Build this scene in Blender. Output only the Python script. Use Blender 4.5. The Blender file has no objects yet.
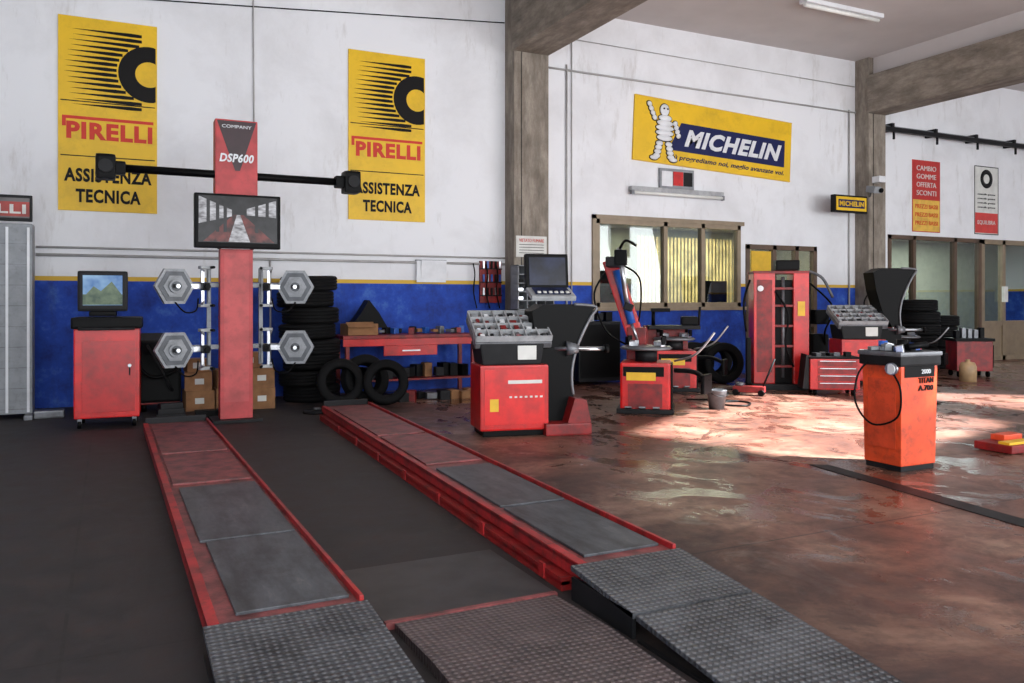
import bpy, bmesh, math, random
from mathutils import Matrix, Vector, Euler
random.seed(4)
rad=math.radians
scene=bpy.context.scene

# ------------------------------------------------------------ materials
def lin(c):
    out=[]
    for v in c[:3]:
        v/=255.0
        out.append(v/12.92 if v<=0.04045 else ((v+0.055)/1.055)**2.4)
    return (out[0],out[1],out[2],1)
_m={}
def nodes(name):
    m=bpy.data.materials.new(name); m.use_nodes=True
    nt=m.node_tree
    return m,nt,nt.nodes['Principled BSDF']
def ramp(nt,fac,stops):
    r=nt.nodes.new('ShaderNodeValToRGB')
    e=r.color_ramp.elements
    while len(e)<len(stops): e.new(0.5)
    for i,(p,c) in enumerate(stops):
        e[i].position=p; e[i].color=c
    nt.links.new(fac,r.inputs[0]); return r.outputs[0]
def noise(nt,vec,scale,detail=4,rough=.55,dist=0):
    n=nt.nodes.new('ShaderNodeTexNoise'); n.inputs['Scale'].default_value=scale
    n.inputs['Detail'].default_value=detail; n.inputs['Roughness'].default_value=rough
    n.inputs['Distortion'].default_value=dist
    if vec is not None: nt.links.new(vec,n.inputs['Vector'])
    return n.outputs['Fac']
def math_(nt,op,a,b=None,clamp=False):
    n=nt.nodes.new('ShaderNodeMath'); n.operation=op; n.use_clamp=clamp
    for i,x in enumerate((a,b)):
        if x is None: continue
        if isinstance(x,(int,float)): n.inputs[i].default_value=x
        else: nt.links.new(x,n.inputs[i])
    return n.outputs[0]
def mix(nt,f,a,b):
    n=nt.nodes.new('ShaderNodeMix'); n.data_type='RGBA'
    if isinstance(f,(int,float)): n.inputs[0].default_value=f
    else: nt.links.new(f,n.inputs[0])
    for i,x in ((6,a),(7,b)):
        if isinstance(x,tuple): n.inputs[i].default_value=x
        else: nt.links.new(x,n.inputs[i])
    return n.outputs[2]
def coord(nt,scale=(1,1,1)):
    t=nt.nodes.new('ShaderNodeTexCoord'); mp=nt.nodes.new('ShaderNodeMapping')
    mp.inputs['Scale'].default_value=scale
    nt.links.new(t.outputs['Object'],mp.inputs[0]); return mp.outputs[0]
def bump(nt,bs,h,strength=.3,dist=.01):
    b=nt.nodes.new('ShaderNodeBump'); b.inputs['Strength'].default_value=strength
    b.inputs['Distance'].default_value=dist
    nt.links.new(h,b.inputs['Height']); nt.links.new(b.outputs[0],bs.inputs['Normal'])
def M(name,rgb,rough=.5,metal=0,var=.2,scale=5,bmp=0,emit=0,stretch=(1,1,1),spec=None,dirt=0):
    if name in _m: return _m[name]
    m,nt,bs=nodes(name)
    c=lin(rgb); v=coord(nt,stretch); n=noise(nt,v,scale)
    lo=tuple(x*(1-var*1.6) for x in c[:3])+(1,); hi=tuple(min(1,x*(1+var*.6)) for x in c[:3])+(1,)
    col=ramp(nt,n,[(.3,lo),(.6,hi)])
    if dirt:
        d=noise(nt,v,scale*2.3,8,.75)
        d=ramp(nt,d,[(.5,(0,0,0,1)),(.68,(1,1,1,1))])
        col=mix(nt,math_(nt,'MULTIPLY',d,dirt),col,lin((46,34,30)))
    nt.links.new(col,bs.inputs['Base Color'])
    bs.inputs['Roughness'].default_value=rough; bs.inputs['Metallic'].default_value=metal
    if spec is not None: bs.inputs['Specular IOR Level'].default_value=spec
    if bmp: bump(nt,bs,noise(nt,v,scale*6),bmp)
    if emit:
        nt.links.new(col,bs.inputs['Emission Color']); bs.inputs['Emission Strength'].default_value=emit
    _m[name]=m; return m

RED=M('red_enamel',(190,14,12),.35,0,.2,3,dirt=.4)
DRED=M('worn_red_enamel',(128,18,18),.5,0,.35,6,dirt=.6)
POSTRED=M('lit_red_paint',(176,54,56),.5,0,.2,4,dirt=.25)  # pinkish cast of the light is put into this red
ORANGE=M('orange_enamel',(214,74,34),.4,0,.2,4,dirt=.5)
BLACK=M('black_plastic',(4,4,5),.5,0,.2,spec=.12)
DGREY=M('dark_grey_metal',(26,26,28),.5,.1,.25,spec=.2)
GREY=M('grey_metal',(112,114,118),.4,.4,.2,dirt=.4)
SILVER=M('silver_metal',(180,182,186),.28,.9,.15)
WHITE=M('white_enamel',(215,217,220),.4,0,.06)
LGREY=M('light_grey_enamel',(132,136,140),.5,0,.1,dirt=.3)
TRAY=M('tray_grey',(160,162,164),.45,0,.15,dirt=.3)
SENS=M('sensor_grey_enamel',(138,141,145),.45,0,.2,8,dirt=.45)
SENSD=M('sensor_dark_face',(74,77,82),.45,.2,.2,8)
RUBBER=M('tyre_rubber',(9,9,10),.75,0,.3,12,.3,spec=.2)
CARD=M('cardboard',(140,100,66),.85,0,.2,6)
WOOD=M('pallet_wood',(140,100,62),.8,0,.3,5,stretch=(1,1,8))
YEL=M('sign_yellow',(224,180,8),.5,0,.08,1.2,dirt=.18)
YELD=M('yellow_enamel',(214,170,30),.5,0,.1)
INK=M('black_ink',(12,10,10),.6,0,.05,spec=.2)
REDINK=M('red_ink',(196,44,20),.6,0,.05)
NAVY=M('navy_ink',(14,22,74),.5,0,.05,spec=.3)
BLUE=M('blue_enamel',(34,84,165),.35,0,.1)
PAPER=M('paper',(205,205,200),.8,0,.08)
TAN=M('bronze_aluminium',(134,118,96),.45,.1,.1)
BROWN=M('dark_bronze_frame',(88,68,52),.45,.1,.15)
LAMPW=M('lamp_diffuser',(225,225,220),.5,0,.03)
CREAM=M('cream_slat',(232,208,150),.8,0,.3,3)
OFFW=M('office_wall_paint',(150,150,132),.8,0,.1)

def conc(name,st):
    m,nt,bs=nodes(name)
    v=coord(nt,st); n=noise(nt,v,1.6,9,.74); v2=coord(nt); n2=noise(nt,v2,2.2,8,.7)
    c=ramp(nt,n,[(.3,lin((96,89,81))),(.5,lin((134,125,114))),(.72,lin((168,159,146)))])
    c=mix(nt,math_(nt,'MULTIPLY',math_(nt,'SUBTRACT',n2,.44,True),2.2,True),c,lin((98,87,76)))
    nt.links.new(c,bs.inputs['Base Color']); bs.inputs['Roughness'].default_value=.92
    bump(nt,bs,n,.4,.02); return m
CONC=conc('board_formed_concrete',(3.2,3.2,.8))
CONCH=conc('board_formed_concrete_beam',(3,.8,3))
def wallmat():
    m,nt,bs=nodes('painted_plaster')
    t=nt.nodes.new('ShaderNodeTexCoord'); s=nt.nodes.new('ShaderNodeSeparateXYZ')
    nt.links.new(t.outputs['Object'],s.inputs[0]); z=s.outputs[2]
    v=coord(nt); n=noise(nt,v,.8,7,.65,.3); n2=noise(nt,coord(nt,(2.2,2.2,.5)),1.6,8,.7)
    w=ramp(nt,n,[(.25,lin((208,208,210))),(.55,lin((225,226,229)))])
    w=mix(nt,math_(nt,'MULTIPLY',math_(nt,'SUBTRACT',n2,.57,True),2.6,True),w,lin((156,148,138)))
    nb=noise(nt,v,2.4,8,.7)
    b=ramp(nt,nb,[(.3,lin((8,34,108))),(.55,lin((18,66,168))),(.75,lin((74,116,190)))])
    b=mix(nt,math_(nt,'MULTIPLY',math_(nt,'SUBTRACT',n2,.54,True),3,True),b,lin((24,30,52)))
    y=lin((206,168,60))
    m1=math_(nt,'GREATER_THAN',z,1.83); m2=math_(nt,'GREATER_THAN',z,1.895)
    c=mix(nt,m1,b,y); c=mix(nt,m2,c,w)
    nt.links.new(c,bs.inputs['Base Color']); bs.inputs['Roughness'].default_value=.75
    bump(nt,bs,noise(nt,v,14,4),.15,.01); return m
WALL=wallmat()
def floormat():
    m,nt,bs=nodes('painted_oily_concrete')
    t=nt.nodes.new('ShaderNodeTexCoord'); s=nt.nodes.new('ShaderNodeSeparateXYZ')
    nt.links.new(t.outputs['Object'],s.inputs[0]); X,Y=s.outputs[0],s.outputs[1]
    v=coord(nt); n=noise(nt,v,.9,8,.68,.4); nf=noise(nt,v,3.6,9,.74,.3); ng=noise(nt,v,11,8,.75)
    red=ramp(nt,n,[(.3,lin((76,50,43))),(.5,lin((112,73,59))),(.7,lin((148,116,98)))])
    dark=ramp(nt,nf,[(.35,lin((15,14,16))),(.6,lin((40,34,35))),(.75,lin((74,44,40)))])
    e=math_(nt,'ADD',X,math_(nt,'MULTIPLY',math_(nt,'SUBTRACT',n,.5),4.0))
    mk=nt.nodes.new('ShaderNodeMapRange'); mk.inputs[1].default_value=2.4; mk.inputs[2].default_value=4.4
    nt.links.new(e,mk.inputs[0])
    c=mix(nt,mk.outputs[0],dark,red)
    g=ramp(nt,nf,[(.47,(0,0,0,1)),(.6,(1,1,1,1))])
    c=mix(nt,math_(nt,'MULTIPLY',g,.5),c,lin((42,32,30)))
    g2=ramp(nt,ng,[(.55,(0,0,0,1)),(.66,(1,1,1,1))])
    c=mix(nt,math_(nt,'MULTIPLY',g2,.4),c,lin((26,22,22)))
    def joint(ax,off,wd=.006):
        f=math_(nt,'FRACT',math_(nt,'DIVIDE',math_(nt,'ADD',ax,off),3.0))
        return math_(nt,'LESS_THAN',f,wd)
    j=math_(nt,'MAXIMUM',joint(X,102.2),joint(Y,101.0))
    c=mix(nt,math_(nt,'MULTIPLY',j,.8),c,lin((20,16,16)))
    np_=noise(nt,coord(nt,(1,.8,1)),1.3,8,.68,1.4)
    wet=ramp(nt,np_,[(.51,(0,0,0,1)),(.57,(1,1,1,1))])
    wm=math_(nt,'MULTIPLY',wet,mk.outputs[0])
    c=mix(nt,math_(nt,'MULTIPLY',wm,.45),c,lin((50,32,27)))
    nt.links.new(c,bs.inputs['Base Color'])
    r=math_(nt,'ADD',math_(nt,'MULTIPLY',nf,.45),.2)
    r2=math_(nt,'MULTIPLY',r,math_(nt,'SUBTRACT',1.0,math_(nt,'MULTIPLY',wm,.78)))
    r3=math_(nt,'ADD',r2,math_(nt,'MULTIPLY',math_(nt,'SUBTRACT',1.0,mk.outputs[0]),.25))
    nt.links.new(r3,bs.inputs['Roughness'])
    bump(nt,bs,nf,.25,.012); return m
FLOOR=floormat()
def plate(name,c1,c2,rough=.45,k=30):
    m,nt,bs=nodes(name)
    v=coord(nt); n=noise(nt,v,3,7,.7)
    c=ramp(nt,n,[(.35,lin(c1)),(.65,lin(c2))])
    s=nt.nodes.new('ShaderNodeSeparateXYZ'); nt.links.new(v,s.inputs[0])
    a=math_(nt,'SINE',math_(nt,'MULTIPLY',math_(nt,'ADD',s.outputs[0],s.outputs[1]),k*3.14))
    b=math_(nt,'SINE',math_(nt,'MULTIPLY',math_(nt,'SUBTRACT',s.outputs[0],s.outputs[1]),k*3.14))
    h=math_(nt,'MULTIPLY',a,b)
    pk=math_(nt,'GREATER_THAN',h,.35)
    c=mix(nt,math_(nt,'MULTIPLY',pk,.35),c,lin(tuple(min(255,x+64) for x in c2)))
    nt.links.new(c,bs.inputs['Base Color']); bs.inputs['Roughness'].default_value=rough
    bs.inputs['Metallic'].default_value=.3
    bump(nt,bs,h,.8,.005); return m
CHEQ=plate('chequer_plate',(38,39,42),(84,86,90),.48)
CHEQR=plate('dusty_chequer_plate',(52,46,47),(88,76,76),.5)
def slide():
    m,nt,bs=nodes('worn_steel_plate')
    v=coord(nt,(1,.25,1)); n=noise(nt,v,7,8,.72); n2=noise(nt,coord(nt),5,9,.75)
    c=ramp(nt,n,[(.35,lin((50,51,54))),(.6,lin((82,85,90))),(.75,lin((112,110,112)))])
    g=ramp(nt,n2,[(.5,(0,0,0,1)),(.65,(1,1,1,1))])
    c=mix(nt,math_(nt,'MULTIPLY',g,.5),c,lin((34,30,32)))
    nt.links.new(c,bs.inputs['Base Color']); bs.inputs['Roughness'].default_value=.5; bs.inputs['Metallic'].default_value=.3
    bump(nt,bs,n,.2,.004); return m
SLIDE=slide()
LIFTRED=M('scuffed_lift_red',(116,56,56),.5,0,.45,7,.1,dirt=.75)
LIFTEDGE=M('lift_edge_red',(150,28,30),.45,0,.35,5,dirt=.75)
CEIL=M('ceiling_panel',(196,190,188),.85,0,.06,.6)
def glass():
    m,nt,bs=nodes('window_glass')
    nt.nodes.remove(bs); out=nt.nodes['Material Output']
    g=nt.nodes.new('ShaderNodeBsdfGlossy'); g.inputs['Roughness'].default_value=.02
    t=nt.nodes.new('ShaderNodeBsdfTransparent'); t.inputs[0].default_value=(.8,.86,.84,1)
    x=nt.nodes.new('ShaderNodeMixShader'); x.inputs[0].default_value=.085
    nt.links.new(t.outputs[0],x.inputs[1]); nt.links.new(g.outputs[0],x.inputs[2]); nt.links.new(x.outputs[0],out.inputs[0])
    return m
GLASS=glass()
def screen(name,stops,scale=3,emit=.7,stretch=(1,1,1)):
    m,nt,bs=nodes(name); n=noise(nt,coord(nt,stretch),scale,3)
    c=ramp(nt,n,stops); bs.inputs['Base Color'].default_value=(.01,.01,.01,1)
    nt.links.new(c,bs.inputs['Emission Color']); bs.inputs['Emission Strength'].default_value=emit
    bs.inputs['Roughness'].default_value=.25; bs.inputs['Specular IOR Level'].default_value=.2; return m
SCR_BLUE=screen('crt_picture_sky',[(.35,lin((60,110,170))),(.65,lin((140,180,215)))],4,.9)
SCR_GREEN=screen('crt_picture_land',[(.35,lin((40,70,50))),(.65,lin((100,120,90)))],9,.8)
SCR_DK=screen('dark_display',[(.4,lin((16,22,48))),(.7,lin((50,60,100)))],4,.5)
SCR_A=screen('screen_dark',[(.35,lin((14,14,17))),(.7,lin((44,42,46)))],7,.8)
SCR_B=screen('screen_grey',[(.35,lin((110,108,112))),(.65,lin((205,205,212)))],9,.9,(1,1,3))
SCR_C=screen('screen_red',[(.35,lin((50,22,22))),(.65,lin((130,56,52)))],8,.8)

# ------------------------------------------------------------ builder
def T(x,y,z): return Matrix.Translation((x,y,z))
def R(x=0,y=0,z=0): return Euler((rad(x),rad(y),rad(z))).to_matrix().to_4x4()
UP=R(90,0,0)      # XY drawing -> XZ plane facing -Y
class B:
    def __init__(s,name,loc=(0,0,0),rz=0,sc=1):
        s.name=name; s.bm=bmesh.new(); s.mats=[]; s.Mx=T(*loc)@R(0,0,rz)@Matrix.Scale(sc,4)
    def mi(s,m):
        if m not in s.mats: s.mats.append(m)
        return s.mats.index(m)
    def add(s,t,m,L=None,smooth=False,keepflat=True):
        if L is not None: t.transform(L)
        i=s.mi(m)
        for f in t.faces:
            f.material_index=i; f.smooth=smooth and (len(f.verts)<=4 or not keepflat)
        me=bpy.data.meshes.new('t'); t.to_mesh(me); t.free(); s.bm.from_mesh(me); bpy.data.meshes.remove(me)
    def box(s,c,size,m,bev=0,rot=(0,0,0),taper=None):
        t=bmesh.new(); bmesh.ops.create_cube(t,size=1)
        for v in t.verts:
            v.co=Vector((v.co.x*size[0],v.co.y*size[1],v.co.z*size[2]))
            if taper and v.co.z>0: v.co.x*=taper[0]; v.co.y*=taper[1]
        if bev: bmesh.ops.bevel(t,geom=t.edges[:],offset=bev,segments=2,profile=.7,affect='EDGES')
        s.add(t,m,T(*c)@R(*rot)); return s
    def bb(s,x0,x1,y0,y1,z0,z1,m,bev=0):
        return s.box(((x0+x1)/2,(y0+y1)/2,(z0+z1)/2),(x1-x0,y1-y0,z1-z0),m,bev)
    def cyl(s,p0,p1,r,m,r2=None,seg=20):
        p0=Vector(p0);p1=Vector(p1);d=p1-p0
        t=bmesh.new(); bmesh.ops.create_cone(t,cap_ends=True,segments=seg,radius1=r,radius2=r if r2 is None else r2,depth=d.length)
        s.add(t,m,Matrix.Translation((p0+p1)/2)@d.to_track_quat('Z','Y').to_matrix().to_4x4(),True); return s
    def lathe(s,prof,m,L=None,seg=36,closed=False):
        t=bmesh.new(); rings=[]
        for k in range(seg):
            a=2*math.pi*k/seg
            rings.append([t.verts.new((r*math.cos(a),r*math.sin(a),z)) for r,z in prof])
        n=len(prof)
        for k in range(seg):
            A=rings[k];Bq=rings[(k+1)%seg]
            for j in range(n if closed else n-1):
                t.faces.new((A[j],Bq[j],Bq[(j+1)%n],A[(j+1)%n]))
        bmesh.ops.remove_doubles(t,verts=t.verts[:],dist=1e-5)
        bmesh.ops.recalc_face_normals(t,faces=t.faces[:])
        s.add(t,m,L,True); return s
    def sph(s,c,r,m,sc=(1,1,1),seg=16):
        t=bmesh.new(); bmesh.ops.create_uvsphere(t,u_segments=seg,v_segments=seg//2+2,radius=r)
        s.add(t,m,T(*c)@Matrix.Diagonal((sc[0],sc[1],sc[2],1)),True,False); return s
    def tube(s,pts,r,m,seg=10,smooth_pts=True):
        P=[Vector(p) for p in pts]
        if smooth_pts and len(P)>2:
            Q=[]
            for i in range(len(P)-1):
                a=P[max(i-1,0)];b=P[i];c=P[i+1];d=P[min(i+2,len(P)-1)]
                for k in range(6):
                    u=k/6; Q.append(.5*((2*b)+(c-a)*u+(2*a-5*b+4*c-d)*u*u+(3*b-a-3*c+d)*u**3))
            Q.append(P[-1]); P=Q
        t=bmesh.new(); rings=[]; up=None
        for i,p in enumerate(P):
            d=(P[min(i+1,len(P)-1)]-P[max(i-1,0)]).normalized()
            if up is None: up=d.orthogonal().normalized()
            up=(up-d*up.dot(d)).normalized(); side=d.cross(up)
            rings.append([t.verts.new(p+r*(math.cos(2*math.pi*k/seg)*up+math.sin(2*math.pi*k/seg)*side)) for k in range(seg)])
        for i in range(len(P)-1):
            for k in range(seg):
                t.faces.new((rings[i][k],rings[i][(k+1)%seg],rings[i+1][(k+1)%seg],rings[i+1][k]))
        t.faces.new(rings[0][::-1]); t.faces.new(rings[-1])
        s.add(t,m,None,True); return s
    def prism(s,pts,th,m,L=None,smooth=False):
        t=bmesh.new(); vs=[t.verts.new((x,y,0)) for x,y in pts]
        f=t.faces.new(vs)
        r=bmesh.ops.extrude_face_region(t,geom=[f])
        for v in r['geom']:
            if isinstance(v,bmesh.types.BMVert): v.co.z+=th
        bmesh.ops.recalc_face_normals(t,faces=t.faces[:])
        big=[f for f in t.faces if len(f.verts)>4]
        if big: bmesh.ops.triangulate(t,faces=big)
        s.add(t,m,L); return s
    def text(s,body,m,w,h,L,shear=0,bold=.0,th=.004,align='C'):
        cu=bpy.data.curves.new('t','FONT'); cu.body=body; cu.shear=shear; cu.offset=bold; cu.extrude=.01; cu.resolution_u=3
        cu.space_character=1.0+bold*2.5
        ob=bpy.data.objects.new('t',cu); scene.collection.objects.link(ob)
        bpy.context.view_layer.update()
        me=bpy.data.meshes.new_from_object(ob.evaluated_get(bpy.context.evaluated_depsgraph_get()))
        t=bmesh.new(); t.from_mesh(me)
        xs=[v.co.x for v in t.verts]; ys=[v.co.y for v in t.verts]
        x0,x1,y0,y1=min(xs),max(xs),min(ys),max(ys)
        for v in t.verts:
            v.co.x=(v.co.x-(x0+x1)/2)/(x1-x0)*w; v.co.y=(v.co.y-(y0+y1)/2)/(y1-y0)*h; v.co.z*=th/.01
        s.add(t,m,L)
        bpy.data.objects.remove(ob); bpy.data.curves.remove(cu); bpy.data.meshes.remove(me); return s
    def tyre(s,c,Ro=.33,w=.2,ri=.2,rot=(0,0,0),rim=False):
        h=w/2; p=[(ri,-h*.8),(ri+.02,-h*.95),(Ro*.8,-h),(Ro*.94,-h*.93),(Ro,-h*.7)]
        for g in (-.4,0,.4):
            p+=[(Ro,h*(g-.08)),(Ro-.012,h*(g-.05)),(Ro-.012,h*(g+.05)),(Ro,h*(g+.08))]
        p+=[(Ro,h*.7),(Ro*.94,h*.93),(Ro*.8,h),(ri+.02,h*.95),(ri,h*.8),(ri+.03,h*.5),(ri+.03,-h*.5)]
        s.lathe(p,RUBBER,T(*c)@R(*rot),40,True)
        return s
    def done(s,parent=None):
        me=bpy.data.meshes.new(s.name); s.bm.normal_update(); s.bm.to_mesh(me); s.bm.free()
        for m in s.mats: me.materials.append(m)
        ob=bpy.data.objects.new(s.name,me); scene.collection.objects.link(ob); ob.matrix_world=s.Mx
        return ob

W=13.5; ZC=7.05
# ------------------------------------------------------------ room
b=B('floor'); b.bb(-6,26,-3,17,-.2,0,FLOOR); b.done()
b=B('wall_back')
for x0,x1,z0,z1 in ((-6,8.4,0,ZC),(8.4,12.0,0,1.41),(8.4,12.0,3.12,ZC),(12.0,12.15,0,ZC),(12.15,14.2,2.74,ZC),(14.2,16.5,0,ZC),(16.5,24,3.1,ZC),(24,26,0,ZC)):
    b.bb(x0,x1,W,W+.2,z0,z1,WALL)
b.done()
b=B('wall_left'); b.bb(-6.2,-6,-3,W+.2,0,ZC,WALL); b.done()
b=B('wall_right'); b.bb(26,26.2,-3,17,0,ZC,WALL); b.done()
b=B('wall_front')
b.bb(-6,26,-3.2,-3,5.3,ZC,WALL)
for x in (-6,2.5,11,19.5,25): b.bb(x,x+1,-3.2,-3,0,5.3,WALL)
b.done()
sunD=Vector((-.55,.42,-.72)).normalized()
k=ZC/-sunD.z
patch=[(5.5,7.95),(6.2,5.45),(14.2,7.6),(10.6,10.6),(8.9,10.3)]
sun_hole=[(x-sunD.x*k,y-sunD.y*k) for x,y in patch]  # unseen roof opening, added and shaped so the sun lands on the patch
t=bmesh.new(); oe=[]
for loop in ([(-6,-3),(26,-3),(26,17),(-6,17)],sun_hole):
    vs=[t.verts.new((x,y,0)) for x,y in loop]
    n_=len(vs)
    for i in range(n_): oe.append(t.edges.new((vs[i],vs[(i+1)%n_])))
bmesh.ops.triangle_fill(t,use_beauty=True,use_dissolve=False,edges=oe)
b=B('ceiling',(0,0,ZC)); b.add(t,CEIL)
b.done()
b=B('trim_1')
for x in range(-5,26,3):
    if not 9<x<21: b.bb(x,x+.05,-3,W,ZC-.03,ZC-.005,CEIL)
b.done()
for i,(x0,x1,zb) in enumerate(((6.47,7.17,6.0),(15.42,15.97,5.78))):
    b=B('concrete_column'); b.bb(x0,x1,13.12,W,0,ZC,CONC,.01)
    b.bb(x0+.14,x0+.15,13.11,13.13,0,zb,DGREY); b.done()
    b=B('concrete_beam'); b.bb(x0-.05,x1,-3,13.12,zb,zb+.85,CONCH,.01)
    b.bb(x0+.15,x1-.15,-3,13.12,zb+.85,ZC,CEIL)
    b.done()

# office behind glazing
b=B('wall_office'); b.bb(8,26,16.8,17,0,ZC,OFFW); b.bb(8,8.1,W+.2,16.8,0,ZC,OFFW); b.bb(16,16.1,W+.2,16.8,0,ZC,OFFW); b.bb(8.1,26,W+.2,16.8,3.3,3.35,OFFW); b.done()
def area(name,loc,rot,sx,sy,e,col=(1,1,1),spread=180):
    l=bpy.data.lights.new(name,'AREA'); l.shape='RECTANGLE'; l.size=sx; l.size_y=sy; l.energy=e; l.color=col; l.spread=rad(spread)
    o=bpy.data.objects.new(name,l); o.location=loc; o.rotation_euler=[rad(v) for v in rot]; scene.collection.objects.link(o)
area('office_fill_light',(12.6,15.4,3.25),(0,0,0),4,1,190,(1,.93,.75))  # added fill light, no known fixture; brightens what the window shows
area('entrance_fill_light',(20,15.2,3.25),(0,0,0),5,1,280,(.95,.97,1))  # added fill light that makes the glazed doors look bright
b=B('reflection_slats')  # added cream slats, standing in for warm outdoor reflections in the pane
for i in range(34):
    x=11.5+i*.11
    b.box((x,16.5,1.9),(.095,.01,2.4),CREAM,0,(0,0,20))
b.done()
b=B('office_shelf')
for x in (8.7,9.7,10.7): b.bb(x,x+.04,15.9,16.3,0,2.6,WHITE)
for z in (.1,.8,1.4,1.9,2.4): b.bb(8.7,10.74,15.9,16.3,z,z+.04,WHITE)
for i in range(30):
    x=8.8+(i%10)*.19; z=(1.44,1.94,.84)[i//10]
    b.bb(x,x+.13,15.95,16.2,z,z+random.uniform(.2,.36),random.choice((DRED,BLUE,YELD,PAPER,DGREY)))
b.done()
b=B('filing_cabinet',(9.6,15.0,0)); b.bb(-.5,.5,-.3,.3,0,1.9,LGREY,.01)
for i in range(4): b.bb(-.45,.45,-.315,-.3,.1+i*.45,.5+i*.45,GREY,.004); b.bb(-.08,.08,-.34,-.315,.32+i*.45,.35+i*.45,DGREY)
b.box((0,0,2.05),(.5,.4,.3),DGREY,.02); b.done()
b=B('office_desk'); b.bb(12.3,15.2,15,15.8,.7,.76,WOOD); b.bb(12.4,12.5,15.05,15.75,0,.7,WOOD); b.bb(15,15.1,15.05,15.75,0,.7,WOOD); b.bb(12.5,13.2,15.3,15.36,1.5,2.0,BLACK,.01); b.bb(12.8,12.9,15.3,15.4,.76,1.5,BLACK); b.done()

def glazed(name,x0,x1,z0,z1,muls,trans,fm,fw=.07):
    b=B(name)
    y0,y1=W-.03,W+.1
    b.bb(x0,x0+fw,y0,y1,z0,z1,fm); b.bb(x1-fw,x1,y0,y1,z0,z1,fm)
    b.bb(x0,x1,y0,y1,z1-fw,z1,fm); b.bb(x0,x1,y0,y1,z0,z0+fw,fm)
    for mx in muls: b.bb(mx-fw/2,mx+fw/2,y0,y1,z0,z1,fm)
    for tz in trans: b.bb(x0,x1,y0+.005,y1-.005,tz-fw/2,tz+fw/2,fm)
    b.bb(x0+fw,x1-fw,W+.03,W+.035,z0+fw,z1-fw,GLASS)
    return b
b=glazed('window_1',8.4,12.0,1.41,3.12,[10.05,11.0],[],TAN,.09); b.bb(8.3,12.1,W-.1,W,1.34,1.41,TAN); b.bb(8.32,8.4,W-.05,W,1.41,3.2,TAN); b.bb(8.32,12.08,W-.05,W,3.12,3.2,TAN); b.done()
b=glazed('door_1',12.15,14.2,0,2.74,[12.95,13.6],[1.0],BROWN,.1); b.bb(12.2,13.45,W,W+.04,.1,1.0,BROWN); b.cyl((13.4,W-.06,1.0),(13.4,W-.06,1.3),.015,SILVER); b.bb(12.3,12.85,W-.02,W-.005,1.5,2.6,YELD); b.done()
b=glazed('door_2',16.5,19.9,0,3.1,[17.4,18.9],[],BROWN,.1); b.bb(16.6,17.35,W,W+.04,.1,.9,BROWN); b.done()
b=glazed('door_3',19.9,24,0,3.1,[20.8,21.9,23],[.95],TAN,.12); b.bb(20.0,21.8,W,W+.04,.1,.9,TAN); b.bb(20.7,20.85,W-.1,W-.03,1.5,1.9,PAPER); b.done()

# ------------------------------------------------------------ signs
def tyre_sign(x,z,w,h):
    b=B('advertising_sign',(x,W-.03,z))
    b.bb(0,w,0,.03,-h,0,YEL,.004)
    F=lambda px,pz:T(px,-.002,-pz)@UP
    t=bmesh.new(); cx,cz,ro,ri=1.2,.74,.42,.19; A=[];C_=[]
    for i in range(41):
        a=2*math.pi*i/40
        A.append(t.verts.new((min(cx+ro*math.cos(a),w-.02),-.003,-cz+ro*math.sin(a))))
        C_.append(t.verts.new((min(cx+ri*math.cos(a),w-.02),-.003,-cz+ri*math.sin(a))))
    for i in range(40):
        try: t.faces.new((A[i],A[i+1],C_[i+1],C_[i]))
        except: pass
    b.add(t,INK)
    for i in range(15):
        zz=cz-.56+i*.078
        xe=cx-.1 if abs(zz-cz)>=ro else cx-math.sqrt(ro**2-(zz-cz)**2)-.02
        xs=.06+.5*abs(zz-cz)/.6*.25+(.03 if i%2 else 0)
        th=.027
        b.prism([(xs,-zz),(xe-.15,-zz-th),(xe,-zz-th*.8),(xe,-zz+th*.8),(xe-.15,-zz+th)],.003,INK,T(0,-.001,0)@UP)
    b.bb(.03,w-.03,-.003,.0,-1.235,-1.22,INK); b.bb(.03,w-.03,-.003,.0,-2.03,-2.015,INK)
    b.text('PIRELLI',REDINK,1.14,.25,F(w/2+.02,1.65),bold=.045)
    b.bb(.05,w-.05,-.004,.0,-1.49,-1.445,REDINK); b.bb(.05,.1,-.004,0,-1.6,-1.49,REDINK)
    b.text('ASSISTENZA',INK,1.16,.2,F(w/2,2.3),bold=.04)
    b.text('TECNICA',INK,.86,.2,F(w/2,2.6),bold=.04)
    b.done()
tyre_sign(-.676,5.67,1.31,2.82)
tyre_sign(3.565,5.74,1.35,2.84)

b=B('advertising_sign',(9.3,W-.04,5.62)); b.Mx=b.Mx@R(0,2.6,0)
w,h=4.14,1.3
b.bb(0,w,0,.04,-h,0,YEL,.005)
for (x0,x1,z0,z1) in ((0,w,-.02,0),(0,w,-h,-h+.02)): b.bb(x0,x1,-.006,0,z0,z1,YELD)
b.prism([(.85,-1.0),(3.95,-1.0),(3.95,-.42),(1.15,-.42)],.004,NAVY,T(0,-.001,0)@UP)
b.text('MICHELIN',WHITE,2.62,.36,T(2.55,-.006,-.71)@UP,shear=.3,bold=.045)
b.text('Più progrediamo noi, meglio avanzate voi.',NAVY,3.1,.13,T(2.4,-.004,-1.14)@UP,shear=.25,bold=.02)
def blob(x,z,rx,rz,rot=0):
    t=bmesh.new(); bmesh.ops.create_uvsphere(t,u_segments=20,v_segments=12,radius=1)
    b.add(t,WHITE,T(x,-.01,z)@R(0,rot,0)@Matrix.Diagonal((rx,.03,rz,1)),True,False)
    t=bmesh.new(); bmesh.ops.create_uvsphere(t,u_segments=20,v_segments=12,radius=1)
    b.add(t,INK,T(x,-.001,z)@R(0,rot,0)@Matrix.Diagonal((rx+.018,.02,rz+.018,1)),True,False)
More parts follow.
